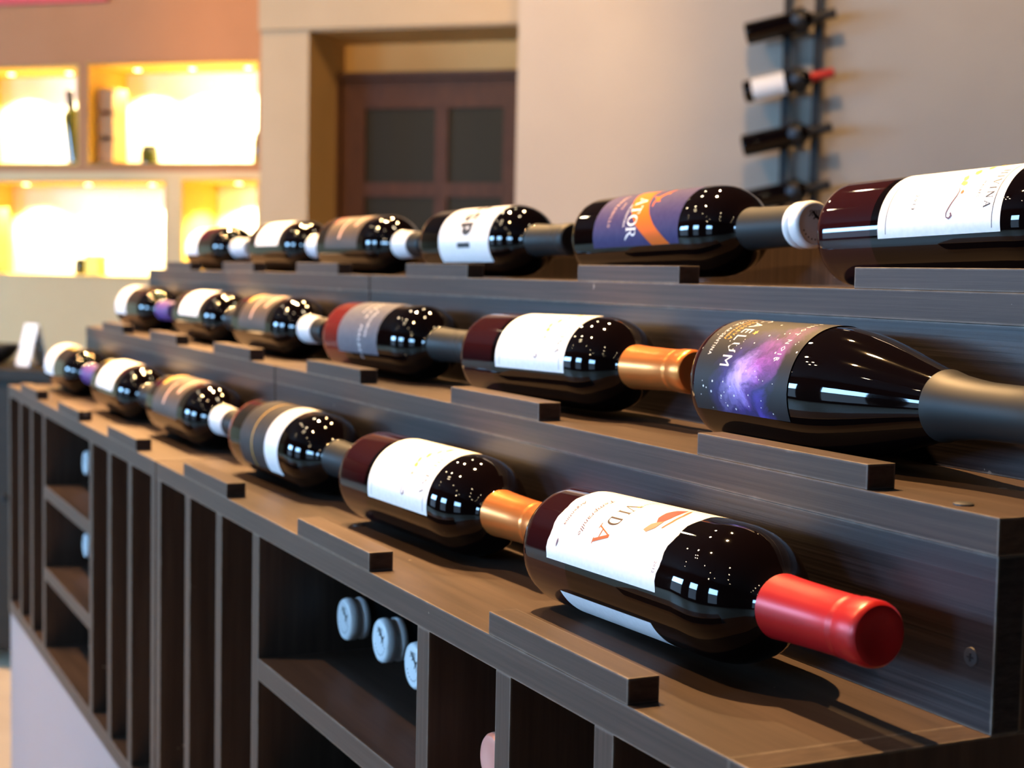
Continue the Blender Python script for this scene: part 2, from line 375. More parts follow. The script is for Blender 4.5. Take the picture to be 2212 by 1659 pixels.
def bt_caelum(root):
    R = .041
    glass_part(root, BURG, R, 30)
    v = lambda deg: R_(deg) * 41
    pr = [(plain('CAELUM', v(2), 36, 10.5, .76, 0, 1.25), 1), (plain('RESERVA', v(14), 29.5, 3.6, .9, 0, 1.3), 2), (plain('cosecha pinot and bottled', v(-4), 24.5, 3.2, .72, .35), 2),
          (plain('MENDOZA, ARGENTINA', v(-6), 18, 3.4, .8, 0, 1.2), 1), (plain('PINOT NOIR', v(4), 92, 4.2, .92, 0, 1.45), 1), ([place(STAR, v(34), 52, 5.2)], 2)]
    rnd = random.Random(5); st = []
    for _ in range(46):
        a, s, q = rnd.uniform(30, 112), rnd.uniform(14, 106), rnd.choice((.35, .45, .55, .8))
        st.append([(v(a) + q * cos(k * PI / 3), s + q * sin(k * PI / 3)) for k in range(6)])
    pr.append((st, 1))
    bent(root, 'label', [M['galaxy'], M['ink_white'], M['ink_gold']], R, R, 9, 112, -35, 114.5, pr)
    foil_part(root, M['gun'], R, [(206, 20.5), (207, 20.6), (216, 18.4), (228, 16.8), (240, 15.7), (262, 15.4), (284, 15.4), (286, 16.2), (300, 16.2), (302, 14.5), (302.2, 0)])

STOP = [(284, 15.6), (284.4, 17.2), (286.5, 17.8), (289, 17.6), (290.6, 16.2), (292, 16.4), (294, 17.8), (298, 18.0), (300.8, 17.5), (302.2, 16.4), (302.6, 15.2), (302.1, 14.6), (302.1, 0)]
def cap_print(root, zc):
    """animal mark and the letters TOR on the stopper's round face"""
    mb = MB()
    def put(polys, mi):
        for pg in polys: mb.poly([(.30225, -px * 1.18 / 1000, zc + py * 1.18 / 1000) for px, py in pg], mi)
    put([place(FELINE, -6.5, -3.0, 11, .35)], 0)
    put(place_quads(word('TOR', 0, 0, 3.6), -4.4, 5.4), 0)
    for k in range(9):
        a = R_(200 + k * 17); put([place([(-.5, -.5), (.5, -.5), (.5, .5), (-.5, .5)], 9.6 * cos(a), 9.6 * sin(a), 1.0, a)], 0)
    return mb.build('stopper_mark', M['black_cap'], root)
def bt_tor(root, stopper_first=False):
    glass_part(root, BORD, RB)
    v = lambda deg: R_(deg) * 37.5
    ed = [(-50, 70), (0, 76), (30, 84), (50, 92), (66, 101), (80, 111), (92, 122), (106, 135)]
    band = [[(v(a), q), (v(c), r), (v(c), r + 27), (v(a), q + 27)] for (a, q), (c, r) in zip(ed, ed[1:])]
    pr = [(band, 1), (word('A', 23, 96, 15, 0, .72), 2), (word('TOR', 33.2, 96, 15, .05, .74), 2), (plain('ARGENTINA', v(47), 89.5, 3.2, .8, 0, 1.1), 2),
          (plain('TEMPRANILLO', v(22), 64, 4.2, .72, 0, 1.45), 3), (plain('2012', v(42), 76, 3.4, .8), 3), ([place(FELINE, v(55), 126, 21, 2.25, 1)], 1)]
    bent(root, 'label', [M['paper_purple'], M['band_orange'], M['ink_white'], M['ink_tan']], RB, RB, 41, 175, -50, 106, pr)
    foil_part(root, M['gun'], RB, [(225.5, 15), (225.7, 17.2), (236, 16.6), (262, 16.0), (284, 15.9), (284, 15)])
    foil_part(root, M['white_cap'], RB, STOP, 'stopper'); cap_print(root, RB)
def bt_spi(root):
    glass_part(root, BORD, RB, 55)
    v = lambda deg: R_(deg) * 37.5
    pr = [(word('S', v(34), 108, 32, 0, .62), 1), (word('P', v(58), 108, 32, 0, .62), 1), (word('i', v(92), 108, 32, 0, .62), 1), (word('S', v(8), 108, 32, 0, .62), 1)]
    bent(root, 'label', [M['white_paper'], M['label_black']], RB, RB, 58, 186, -44, 126, pr)
    foil_part(root, M['gun'], RB)
def bt_grey(root):
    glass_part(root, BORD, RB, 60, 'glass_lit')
    v = lambda deg: R_(deg) * 37.5
    pr = [(plain('RESERVA  MALBEC', v(-6), 104, 6, 1, .2, 1.2), 1), (plain('Mendoza', v(36), 120, 6, 1, .3), 1), (plain('Argentina', v(0), 88, 5, 1, .2), 1), (line(v(-40), 138, v(112), 138, .4), 2)]
    bent(root, 'label', [M['paper_grey'], M['ink_white'], M['ink_dark']], RB, RB, 47, 152, -44, 112, pr)
    foil_part(root, M['gun'], RB)
    foil_part(root, M['ink_white'], RB, [(250, 15.2), (250.2, 15.6), (252, 15.6), (252.2, 15.2)], 'capsule_stripe')
def bt_band(root):
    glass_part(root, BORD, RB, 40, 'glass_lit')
    v = lambda deg: R_(deg) * 37.5
    pr = [([[(v(-44), 124), (v(126), 124), (v(126), 163), (v(-44), 163)]], 1), (line(v(-44), 84, v(126), 84, 2.0), 2)]
    bent(root, 'label', [M['paper_dark'], M['white_paper'], M['ink_gold']], RB, RB, 44, 163, -44, 126, pr)
    foil_part(root, M['gun'], RB)
def bt_brown(root, red=False):
    glass_part(root, BORD, RB)
    v = lambda deg: R_(deg) * 37.5
    pr = [([[(v(-40), 130), (v(52), 130), (v(52), 137), (v(-40), 137)]], 1), ([[(v(30), 90), (v(78), 90), (v(78), 95), (v(30), 95)]], 1), ([[(v(-44), 40), (v(40), 40), (v(40), 52), (v(-44), 52)]], 2)]
    bent(root, 'label', [M['paper_brown'], M['ink_tan'], M['ink_red' if red else 'ink_gold']], RB, RB, 40, 160, -44, 98, pr)
    foil_part(root, M['black_cap'], RB)
    foil_part(root, M['white_cap'], RB, [(225.6, 15.2), (225.8, 17.6), (236, 16.9), (268, 16.0), (268.2, 15.0)], 'neck_label')
def bt_white(root, cap='pale_cap'):
    glass_part(root, BORD, RB)
    bent(root, 'label', [M['white_paper']], RB, RB, 48, 160, -44, 88)
    foil_part(root, M[cap], RB)
def bt_base_label(root, cap='purple_cap'):
    glass_part(root, BORD, RB)
    bent(root, 'label', [M['white_paper']], RB, RB, 8, 92, -44, 108)
    foil_part(root, M[cap], RB)

DM, HM, DT, HT = .12231, .09476, .22449, .1897
YB = .080
def lay(x, tier, yaw, tilt, builder, label, dy=None, **kw):
    dy = dy or {'B': YB, 'M': .0645 if builder is bt_caelum else .0676, 'T': .067}[tier]
    y0, z0 = {'B': (0, 0), 'M': (DM, HM), 'T': (DT, HT)}[tier]
    root = bottle_root(x, y0 + dy, z0, yaw, tilt); builder(root, **kw)
    if tier != 'B': root.scale = (.974,) * 3
    return tag(root, label, 'wine bottle', {'B': 'bottles lying on the counter tier', 'M': 'bottles lying on the middle tier', 'T': 'bottles lying on the top tier'}[tier])

# ---------------------------------------------------------------- display racks
TP, PW, SD, SH, SL = .0171, .0180, .0169, .01245, .15
DEP = .362
SHELF_Z = (-.1157, -.2314)
BOT_T, BOT_B = -.347, -.3665
def rack(x0, stops, label, screw=False):
    """one cabinet with a counter, two stepped tiers and pigeonholes; x0 = its left end (survey units)"""
    root = empty('wine_display_rack', (x0 * U, 0, 0)); tag(root, label, 'wine rack', 'stepped wine display racks')
    W = 1.0405
    def bx(name, a, b, c, d, e, f, m, par=root, bevel=.0004): return box(name, a * U, b * U, c * U, d * U, e * U + H, f * U + H, M[m], par, bevel)
    bx('counter_top', .0, W - PW + .0005, 0, DEP, -TP, 0, 'wood_x')
    bx('end_panel', W - PW + .0007, W, 0, DEP, BOT_B, 0, 'wood_z')
    bx('end_panel', 0, PW, 0.0003, DEP, BOT_B, -TP - .0001, 'wood_z')
    for u in (.118, .22773, .33939, .68948, .80049, .91016): bx('upright', u, u + PW + .0002, .0003, DEP - .02, BOT_T, -TP, 'wood_z')
    for z in SHELF_Z: bx('shelf', .3573, .6895, .0006, DEP - .02, z - TP, z, 'wood_x')
    bx('bottom_board', PW, W - PW, 0, DEP - .0, BOT_B, BOT_T, 'wood_x')
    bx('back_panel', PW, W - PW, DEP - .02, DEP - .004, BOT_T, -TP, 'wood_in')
    bx('plinth', .012, W - .012, .0008, DEP - .01, -H / U, BOT_B, 'plinth')
    # stepped tiers: riser board under a front-flush shelf board, closed right end
    TM = .01675
    for (y, z0, z1, y2) in ((DM, 0, HM, DT), (DT, HM, HT, DEP)):
        bx('riser', 0, W, y + .0004, y + .0165, z0, z1 - TM, 'wood_face')
        bx('tier_shelf', 0, W, y, DEP, z1 - TM, z1, 'wood_x', bevel=.0003)
    bx('tier_end_panel', W - PW, W - .0003, DM + .0165, DEP, 0, HM - TM, 'wood_z')
    bx('tier_end_panel', W - PW, W - .0003, DT + .0165, DEP, HM, HT - TM, 'wood_z')
    bx('back_ledge', 0, W, DEP - .016, DEP, HT, HT + .034, 'wood_z')
    for (y, z, xs) in stops:
        for s in xs: bx('bottle_stop', s - x0, s - x0 + SL, y + .0001, y + SD, z, z + SH, 'wood_x', bevel=.0005)
    if screw:
        def head(name, x, y, z, ax, rr=.0037):
            if ax == 'y': MB().lathe([(-.0006, rr * 1.0), (-.0012, rr * .8), (-.0013, 0)], 24, 'y', (x * U, y * U, z * U + H)).build(name, M['screw'], root, smooth=True)
            else: MB().lathe([(0, rr), (.0008, rr), (.0013, rr * .75), (.0013, 0)], 24, 'z', (x * U, y * U, z * U + H)).build(name, M['screw'], root, smooth=True)
        o = MB().lathe([(.0, .0046), (-.0003, .0044), (-.0004, .0036), (-.0004, 0)], 28, 'y').build('screw', M['screw'], root, smooth=True)
        o.location = ((.1065 - x0) * U, DM * U + .0002, .0315 * U + H)
        c = MB()
        c.box(-.0021, .0021, -.0006, -.0003, -.0005, .0005); c.box(-.0005, .0005, -.0007, -.0003, -.0021, .0021)
        c.build('screw_slot', M['black_cap'], o)
        head('shelf_bolt', .085 - x0, DM + .012, HM, 'z', .0050)
        head('shelf_bolt', -.487 - x0, .056, 0, 'z', .0045)
        head('shelf_bolt', -.52 - x0, DM + .05, HM, 'z', .0045)
    return root
B_ST = (-.12931, -.46399, -.8085)
M_ST = (-.11799, -.46705, -.8190)
T_ST = (-.11344, -.45673, -.8195)
rack(-.92, ((0, 0, B_ST), (DM, HM, M_ST), (DT, HT, T_ST)), 'near stepped dark laminate wine rack on the right with square pigeonholes', screw=True)
XL = -1.9655
rack(XL, ((0, 0, (-1.166, -1.4985, -1.83)), (DM, HM, (-1.166, -1.50, -1.83)), (DT, HT, (-1.173, -1.505, -1.84))), 'far stepped dark laminate wine rack at the left end, beside the dark sideboard')

# ---------------------------------------------------------------- bottles on the tiers
lay(-.1832, 'B', 0, .0255, bt_vida, 'red-capped wine bottle nearest the camera, its white label has a red swirl')
lay(-.5080, 'B', .032, .005, bt_hivina, 'copper-capped bottle with white label lying directly behind the red-capped bottle')
lay(-.823, 'B', .02, .004, bt_band, 'bottle with charcoal label and broad white band, on the counter')
lay(-1.179, 'B', .01, .0, bt_brown, 'bottle with brown grey label and white neck band on the counter')
lay(-1.495, 'B', .0, .0, bt_white, 'bottle with white label on the counter between the brown-labelled and purple-capped ones', dy=.076, cap='black_cap')
lay(-1.900, 'B', .0, .0, bt_base_label, 'purple-capped bottle at the far left end of the counter tier')
lay(-.174, 'M', 0, 0, bt_caelum, 'slope-shouldered bottle with purple night sky label on the middle tier')
lay(-.504, 'M', .052, .0155, bt_hivina, 'copper-capped bottle with white label on the middle tier, behind the night sky bottle', dy=.0556)
lay(-.845, 'M', .045, .008, bt_grey, 'bottle with pale grey label and a thin white stripe on its capsule, middle tier', dy=.057)
lay(-1.216, 'M', .0, .0, bt_brown, 'bottle with brown grey label and white neck band on the middle tier')
lay(-1.518, 'M', .0, .0, bt_white, 'bottle with white label on the middle tier between brown-labelled and purple-capped bottles', cap='black_cap')
lay(-1.905, 'M', .0, .0, bt_base_label, 'purple-capped bottle at the far left end of the middle tier')
lay(-.199, 'T', .022, .030, bt_hivina, 'bottle with white label cut by the right edge of the photo on the top tier', cap='gun', dy=.068)
lay(-.513, 'T', .034, .028, bt_tor, 'bottle with purple label, orange band and white stopper on the top tier', dy=.056)
lay(-.869, 'T', .01, .006, bt_spi, 'bottle with white label and big black block letters on the top tier')
lay(-1.203, 'T', .01, .0, bt_brown, 'bottle with red and brown grey label and white neck band on the top tier', red=True)
lay(-1.501, 'T', .0, .0, bt_white, 'bottle with white label second from the left end of the top tier', cap='pale_cap')
lay(-1.862, 'T', .0, .0, bt_base_label, 'pale-capped bottle at the far left end of the top tier', cap='pale_cap')

# bottles stored neck-forward in the pigeonholes
def stored(x, ytip, z, kind, label, grp, k=1.0):
    root = empty('wine_bottle', (x * U, ytip * U + .3026 * k, z * U + H - RB * k), (0, 0, -PI / 2)); root.scale = (k,) * 3
    glass_part(root, BORD, RB)
    if kind == 'stopper':
        foil_part(root, M['gun'], RB, [(225, 15), (225.2, 17.6), (236, 15.9), (284, 15.8), (284, 15)])
        foil_part(root, M['white_cap'], RB, STOP, 'stopper'); cap_print(root, RB)
    else: foil_part(root, M['pink_cap'], RB)
    return tag(root, label, 'wine bottle', grp)
SZ = SHELF_Z[0] + .0352
g = 'bottles stored neck-forward in the pigeonholes'
stored(-.524, .058, SZ, 'stopper', 'white-stoppered bottle leftmost of three in the near rack pigeonhole', g)
stored(-.447, .059, SZ, 'stopper', 'white-stoppered bottle in the middle of three in the near rack pigeonhole', g)
stored(-.3695, .054, SZ, 'stopper', 'white-stoppered bottle half hidden by the upright in the near rack pigeonhole', g)
stored(-1.567, .047, SZ, 'stopper', 'white-stoppered bottle in the upper pigeonhole of the far rack', g)
stored(-1.566, .047, SHELF_Z[1] + .0352, 'stopper', 'white-stoppered bottle in the lower pigeonhole of the far rack', g)
for k in range(4):
    stored(-.1715, .022, BOT_T + .0376 + k * .0747, 'rose', 'rose-capped bottle in the narrow slot beside the white stoppers' if k == 3 else 'rose-capped bottle in the narrow slot, below the visible rose cap', g if k == 3 else 'lower bottles in the narrow slot', 1.068)
# bottle lying on the far side of the island
root = empty('wine_bottle', (-.52 * U, .425 * U, (HT - .006) * U + H - .0), (0, 0, .0))
glass_part(root, BORD, RB); bent(root, 'label', [M['paper_purple']], RB, RB, 60, 185, -60, 90); foil_part(root, M['gun'], RB)
tag(root, 'blurred purple-labelled bottle lying behind the top tier, under the wall rack', 'wine bottle')
box('back_shelf', -.92 * U, .1205 * U, (DEP + .001) * U, .50 * U, 0, (HT - .006) * U + H, M['wood_x'])
tag(bpy.data.objects['back_shelf'], 'dark shelf unit behind the near rack, mostly hidden by it', 'shelf')

# ---------------------------------------------------------------- room, laid out along the far wall
P0 = Vector((-5.18378, 1.35015, 0)); E1 = Vector((.675951, .736947, 0)); NN = Vector((.736947, -.675951, 0))
RM = Matrix(((E1.x, -NN.x, 0, P0.x), (E1.y, -NN.y, 0, P0.y), (0, 0, 1, 0), (0, 0, 0, 1)))   # local x along wall, y into wall
CEIL = 3.05
M['wall'] = noise_mat('warm_plaster', (0.35, 0.275, 0.18), (0.38, 0.30, 0.20), nscale=3, rough=0.8)
M['wall_r'] = noise_mat('greige_plaster', (0.375, 0.335, 0.29), (0.395, 0.355, 0.305), nscale=3, rough=0.8)
M['recess'] = noise_mat('bounce_tinted_plaster', (0.42, 0.27, 0.10), (0.46, 0.30, 0.12), nscale=3, rough=0.8)  # yellow of warm bounce light painted into the door recess plaster
M['terra'] = noise_mat('terracotta_plaster', (0.34, 0.145, 0.055), (0.37, 0.16, 0.065), nscale=3, rough=0.8)
M['cream'] = noise_mat('cream_plaster', (0.54, 0.39, 0.21), (0.57, 0.42, 0.23), nscale=3, rough=0.8)
M['ceil'] = mat('dark_ceiling', (0.035, 0.032, 0.03), 0.9)
M['floor'] = noise_mat('cream_tile_floor', (0.62, 0.50, 0.36), (0.70, 0.58, 0.43), nscale=5, rough=0.45)
M['dark_wall'] = mat('dark_wall_paint', (0.045, 0.04, 0.038), 0.85)
M['door'] = noise_mat('dark_stained_timber', (0.030, 0.010, 0.005), (0.055, 0.021, 0.010), (30, 30, 2), 6, 0.55, spec=0.2)
M['door_glass'] = mat('dim_door_glass', (0.014, 0.013, 0.007), 0.5, spec=0.12)
M['sign_red'] = mat('red_board', (0.55, 0.03, 0.02), 0.5)
M['niche_in'] = mat('niche_lining', (0.75, 0.52, 0.12), 0.7)
M['niche_back'] = mat('niche_back_panel', (0.85, 0.84, 0.80), 0.6)
M['black_metal'] = mat('black_steel', (0.012, 0.012, 0.013), 0.4, 0.3)
M['boss'] = mat('blued_steel', (0.10, 0.13, 0.17), 0.25, 0.6)
M['crate'] = noise_mat('pine_crate', (0.22, 0.10, 0.025), (0.30, 0.15, 0.04), (3, 3, 30), 5, 0.6)
M['green_glass'] = mat('green_bottle_glass', (0.03, 0.035, 0.008), 0.08)
M['gold_foil'] = mat('gold_foil', (0.75, 0.45, 0.06), 0.35, 0.5)
M['card'] = mat('white_card', (0.82, 0.82, 0.80), 0.6)
M['dark_timber'] = noise_mat('espresso_timber', (0.014, 0.009, 0.004), (0.022, 0.015, 0.007), (4, 4, 40), 6, 0.6, spec=0.25)

def rbox(name, x0, x1, y0, y1, z0, z1, m, parent=None, bevel=0):
    mb = MB().box(x0, x1, y0, y1, z0, z1)
    o = mb.build(name, M[m] if isinstance(m, str) else m, parent, bevel=bevel)
    if parent is None: o.matrix_world = RM
    return o
def st(o): return tag(o, kind='structure')
def rempty(name, x, y, z, rz=0):
    o = empty(name); o.matrix_world = RM @ Matrix.Translation((x, y, z)) @ Matrix.Rotation(rz, 4, 'Z'); return o

# floor and ceiling
c4 = [(-10.6, -4.6), (4.1, -4.6), (4.1, 11.6)]
def slab(name, z0, z1, m):
    mb = MB(); pts = [(-11.0, -5.0), (4.5, -5.0), (4.5, 12.2), (-11.6, -4.6)]
    mb.poly([(x, y, z1) for x, y in pts]); mb.poly([(x, y, z0) for x, y in pts][::-1])
    for i in range(4):
        a, b = pts[i], pts[(i + 1) % 4]; mb.poly([(*a, z0), (*b, z0), (*b, z1), (*a, z1)])
    return st(mb.build(name, M[m]))
slab('floor', -.1, 0, 'floor'); slab('ceiling', CEIL, CEIL + .1, 'ceil')
# far wall: niche bay (x < 0), pier, door recess, rack wall
mb = MB(); T = .5
def wall_with_holes(mb, x0, x1, z0, z1, holes, y0, depth):
    xs = sorted({x0, x1, *[h[0] for h in holes], *[h[1] for h in holes]}); zs = sorted({z0, z1, *[h[2] for h in holes], *[h[3] for h in holes]})
    for i in range(len(xs) - 1):
        for j in range(len(zs) - 1):
            cx, cz = (xs[i] + xs[i + 1]) / 2, (zs[j] + zs[j + 1]) / 2
            if any(h[0] < cx < h[1] and h[2] < cz < h[3] for h in holes): continue
            mb.poly([(xs[i], y0, zs[j]), (xs[i + 1], y0, zs[j]), (xs[i + 1], y0, zs[j + 1]), (xs[i], y0, zs[j + 1])])
    return mb
NA, NB_, NC, ND = (-1.36, -.808, 1.565, 1.945), (-.752, -.012, 1.565, 1.952), (-1.30, -.412, 1.118, 1.490), (-.332, -.012, 1.118, 1.496)
def bay(name, z0, z1, holes, m):
    mb = MB(); wall_with_holes(mb, -8.2, 0, z0, z1, holes, 0, T); o = mb.build(name, M[m]); o.matrix_world = RM; return st(o)
bay('wall_niches', 0, 1.53, (NC, ND), 'cream'); bay('wall_niches_upper', 1.53, CEIL, (NA, NB_), 'terra')
rbox('trim_1', -2.6, -.66, -.02, 0, 2.197, 2.40, 'sign_red'); st(bpy.data.objects['trim_1'])
mb = MB(); wall_with_holes(mb, 0, 1.06, 0, CEIL, ((.2, 1.04, -1, 2.06),), 0, T)
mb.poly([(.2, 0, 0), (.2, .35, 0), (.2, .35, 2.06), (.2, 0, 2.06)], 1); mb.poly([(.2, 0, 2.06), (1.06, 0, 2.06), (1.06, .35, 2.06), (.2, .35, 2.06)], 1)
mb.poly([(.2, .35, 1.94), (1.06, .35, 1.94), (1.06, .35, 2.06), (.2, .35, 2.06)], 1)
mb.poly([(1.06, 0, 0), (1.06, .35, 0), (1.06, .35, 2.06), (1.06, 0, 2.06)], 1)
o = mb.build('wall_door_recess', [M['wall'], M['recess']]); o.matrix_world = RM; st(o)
rbox('trim_2', 0.002, 1.058, -.025, 0, 2.065, CEIL, 'wall'); st(bpy.data.objects['trim_2'])
rbox('wall_right', 1.06, 13.2, -.10, .4, 0, CEIL, 'wall_r'); st(bpy.data.objects['wall_right'])
# other walls
box('wall_front_left', -11.2, -6.7, -4.75, -4.6, 0, CEIL, M['dark_wall']); box('wall_front_pier', -4.5, -3.05, -4.75, -4.6, 0, CEIL, M['dark_wall']); box('wall_front_mid', -1.75, -.35, -4.75, -4.6, 0, CEIL, M['dark_wall']); box('wall_front_right', .75, 4.5, -4.75, -4.6, 0, CEIL, M['dark_wall'])
for a, b in ((-3.05, -1.75), (-.35, .75), (-6.7, -4.5)):
    o = box('wall_front_head', a, b, -4.75, -4.6, 2.15, CEIL, M['dark_wall']); st(o)
    o = box('wall_front_sill', a, b, -4.75, -4.6, 0, .25, M['dark_wall']); st(o)
for n_ in ('wall_front_left', 'wall_front_pier', 'wall_front_mid', 'wall_front_right'): st(bpy.data.objects[n_])
st(box('wall_end', 4.1, 4.3, -4.75, 12, 0, CEIL, M['dark_wall']))
# street windows in the front wall: frame, bright transom pane, dimmer lower pane
def emit(name, col, s):
    m = mat(name, (0, 0, 0), 1, emit=col, es=s); m.node_tree.nodes['Principled BSDF'].inputs['Specular IOR Level'].default_value = 0; return m
M['day_top'] = emit('sky_seen_through_transom', DAY, L_DAY_TOP); M['day_low'] = emit('street_seen_through_pane', (.45, .68, 1), L_DAY_LOW)
M['frame'] = mat('aluminium_frame', (0.25, 0.26, 0.28), 0.4, 0.5)
for i, (a, b) in enumerate(((-3.05, -1.75), (-.35, .75), (-6.7, -4.5)), 1):
    wn = st(empty('window_%d' % i, ((a + b) / 2, -4.66, .25)))
    hw = (b - a) / 2
    fr = MB(); fr.box(-hw, -hw + .06, -.03, .05, 0, 1.9); fr.box(hw - .06, hw, -.03, .05, 0, 1.9); fr.box(-hw + .06, hw - .06, -.03, .05, 1.84, 1.9); fr.box(-hw + .06, hw - .06, -.03, .05, 0, .06); fr.box(-hw + .06, hw - .06, -.03, .05, 1.13, 1.19)
    fr.build('window_frame', M['frame'], wn)
    for nm, z0, z1, m in (('transom_pane', 1.19, 1.84, 'day_top'), ('lower_pane', .06, 1.13, 'day_low')):
        p = MB(); p.box(-hw + .06, hw - .06, 0, .008, z0, z1); p.build(nm, M[m], wn)

# niches: lining box, back panel, small downlights
def lamp(parent, kind, loc, power, col, size=.03, spot=None, blend=.3, aim=None):
    L = bpy.data.lights.new('lamp_light', kind); L.energy = power; L.color = col
    if kind == 'SPOT': L.spot_size = R_(spot); L.spot_blend = blend
    L.shadow_soft_size = size
    o = bpy.data.objects.new('lamp_light', L); COL.objects.link(o); o.parent = parent; o.location = loc
    if aim is not None: o.rotation_euler = Vector(aim).to_track_quat('-Z', 'Y').to_euler()
    return o
M['lamp_on'] = emit('lit_lamp_face', (1, .80, .52), 220); M['led_on'] = emit('lit_niche_lamp', (1, .85, .4), 12)
ND_ = .30
for i, (x0, x1, z0, z1) in enumerate((NA, NB_, NC, ND), 1):
    n_ = st(rempty('trim_%d' % (i + 2), (x0 + x1) / 2, 0, z0)); hw = (x1 - x0) / 2; hh = z1 - z0
    mb = MB(); a, b = -hw, hw
    mb.box(a - .01, a, 0, ND_, 0, hh); mb.box(b, b + .01, 0, ND_, 0, hh); mb.box(a - .01, b + .01, 0, ND_, -.01, 0); mb.box(a - .01, b + .01, 0, ND_, hh, hh + .01)
    mb.build('niche_lining', M['niche_in'], n_)
    MB().box(a, b, ND_ - .01, ND_, 0, hh).build('niche_back', M['niche_back'], n_)
    k = max(1, round((x1 - x0) / .27))
    for q in range(k):
        x = a + (x1 - x0) * (q + .5) / k
        d = MB().lathe([(hh - .004, .012), (hh - .001, .014)], 20, 'z', (x, ND_ * .55, 0)).build('niche_lamp', M['led_on'], n_, smooth=True)
        lamp(d, 'SPOT', (x, ND_ * .55, hh - .02), P_NICHE, (1, .82, .40), .012, 125, .5)
# pieces standing in the niches
def upright_bottle(x, y, z, lean, glassm, capm, label):
    o = empty('wine_bottle'); o.matrix_world = RM @ Matrix.Translation((x, y, z)) @ Matrix.Rotation(lean, 4, 'Y')
    MB().lathe(mm(BORD, 1), 32, 'z').build('glass_body', glassm, o, smooth=True); MB().lathe(mm(FOIL), 24, 'z').build('capsule', capm, o, smooth=True)
    return tag(o, label, 'wine bottle')
upright_bottle(-.905, .16, 1.573, -.13, M['green_glass'], M['black_cap'], 'dark green bottle leaning in the upper left lit wall niche')
def crate(x, z, wd, hh, label):
    o = rempty('wine_crate', x, .10, z)
    mb = MB(); mb.box(-wd / 2, wd / 2, -.05, .05, 0, .012)
    for s in (-1, 1): mb.box(s * wd / 2 - .006, s * wd / 2 + .006, -.05, .05, .012, hh)
    mb.box(-wd / 2, wd / 2, .038, .05, .012, hh); mb.build('crate_body', M['crate'], o)
    for k in range(3): MB().box(-wd / 2 - .006, wd / 2 + .006, -.060, -.05, hh * (.02 + .34 * k), hh * (.30 + .34 * k)).build('slat', M['crate'], o)
    return tag(o, label, 'crate')
crate(-.700, 1.566, .055, .30, 'wooden crate standing at the left of the upper right lit niche')
crate(-1.262, 1.119, .06, .27, 'wooden crate standing at the left of the lower lit niche')
def jar(x, z, r, h_, lid, label):
    o = rempty('jar', x, .09, z)
    MB().lathe([(0, r * .9), (.004, r), (h_ * .7, r), (h_ * .85, r * .8), (h_ * .86, 0)], 24, 'z').build('jar_body', M['green_glass'], o, smooth=True)
    MB().lathe([(h_ * .84, r * .82), (h_, r * .82), (h_ + .002, 0)], 24, 'z').build('lid', lid, o, smooth=True)
    return tag(o, label, 'jar')
jar(-.53, 1.566, .035, .075, M['black_cap'], 'small dark jar beside the crate in the upper right lit niche')
jar(-.045, 1.566, .026, .12, M['black_cap'], 'dark jar at the right end of the upper right lit niche')
jar(-.845 + .0, 1.119, .026, .065, M['black_cap'], 'small dark jar in the middle of the lower lit niche')
o = rempty('gift_box', -.775, .09, 1.119)
MB().box(-.032, .032, -.03, .03, 0, .075).build('box_body', M['gold_foil'], o, bevel=.002); MB().box(-.034, .034, -.032, .032, .062, .08).build('box_lid', M['gold_foil'], o, bevel=.002)
tag(o, 'small gold box beside the dark jar in the lower lit niche', 'box')

# glazed timber door in the recess
d = st(rempty('door_1', .6, .30, 0)); DH = 1.938
fr = MB(); fr.box(-.45, -.385, -.03, .05, 0, DH); fr.box(.39, .455, -.03, .05, 0, DH); fr.box(-.385, .39, -.03, .05, DH - .03, DH)
fr.build('door_frame', M['door'], d)
lf = MB(); lf.box(-.383, -.285, -.012, .03, .02, DH - .032); lf.box(.29, .388, -.012, .03, .02, DH - .032); lf.box(-.285, .29, -.012, .03, DH - .14, DH - .032); lf.box(-.285, .29, -.012, .03, .02, .25)
lf.build('door_leaf', M['door'], d)
MB().box(.010, .062, -.010, .028, .25, DH - .14).build('mullion', M['door'], d)
for z in (1.05, 1.452): MB().box(-.285, .29, -.009, .027, z, z + .055).build('rail', M['door'], d)
MB().box(-.285, .29, .005, .012, .25, DH - .14).build('door_glass', M['door_glass'], d)
MB().lathe([(-.06, .02), (-.045, .024), (-.03, .016), (-.012, .012)], 20, 'y', (.335, 0, 1.0)).build('door_knob', M['gold_foil'], d, smooth=True)

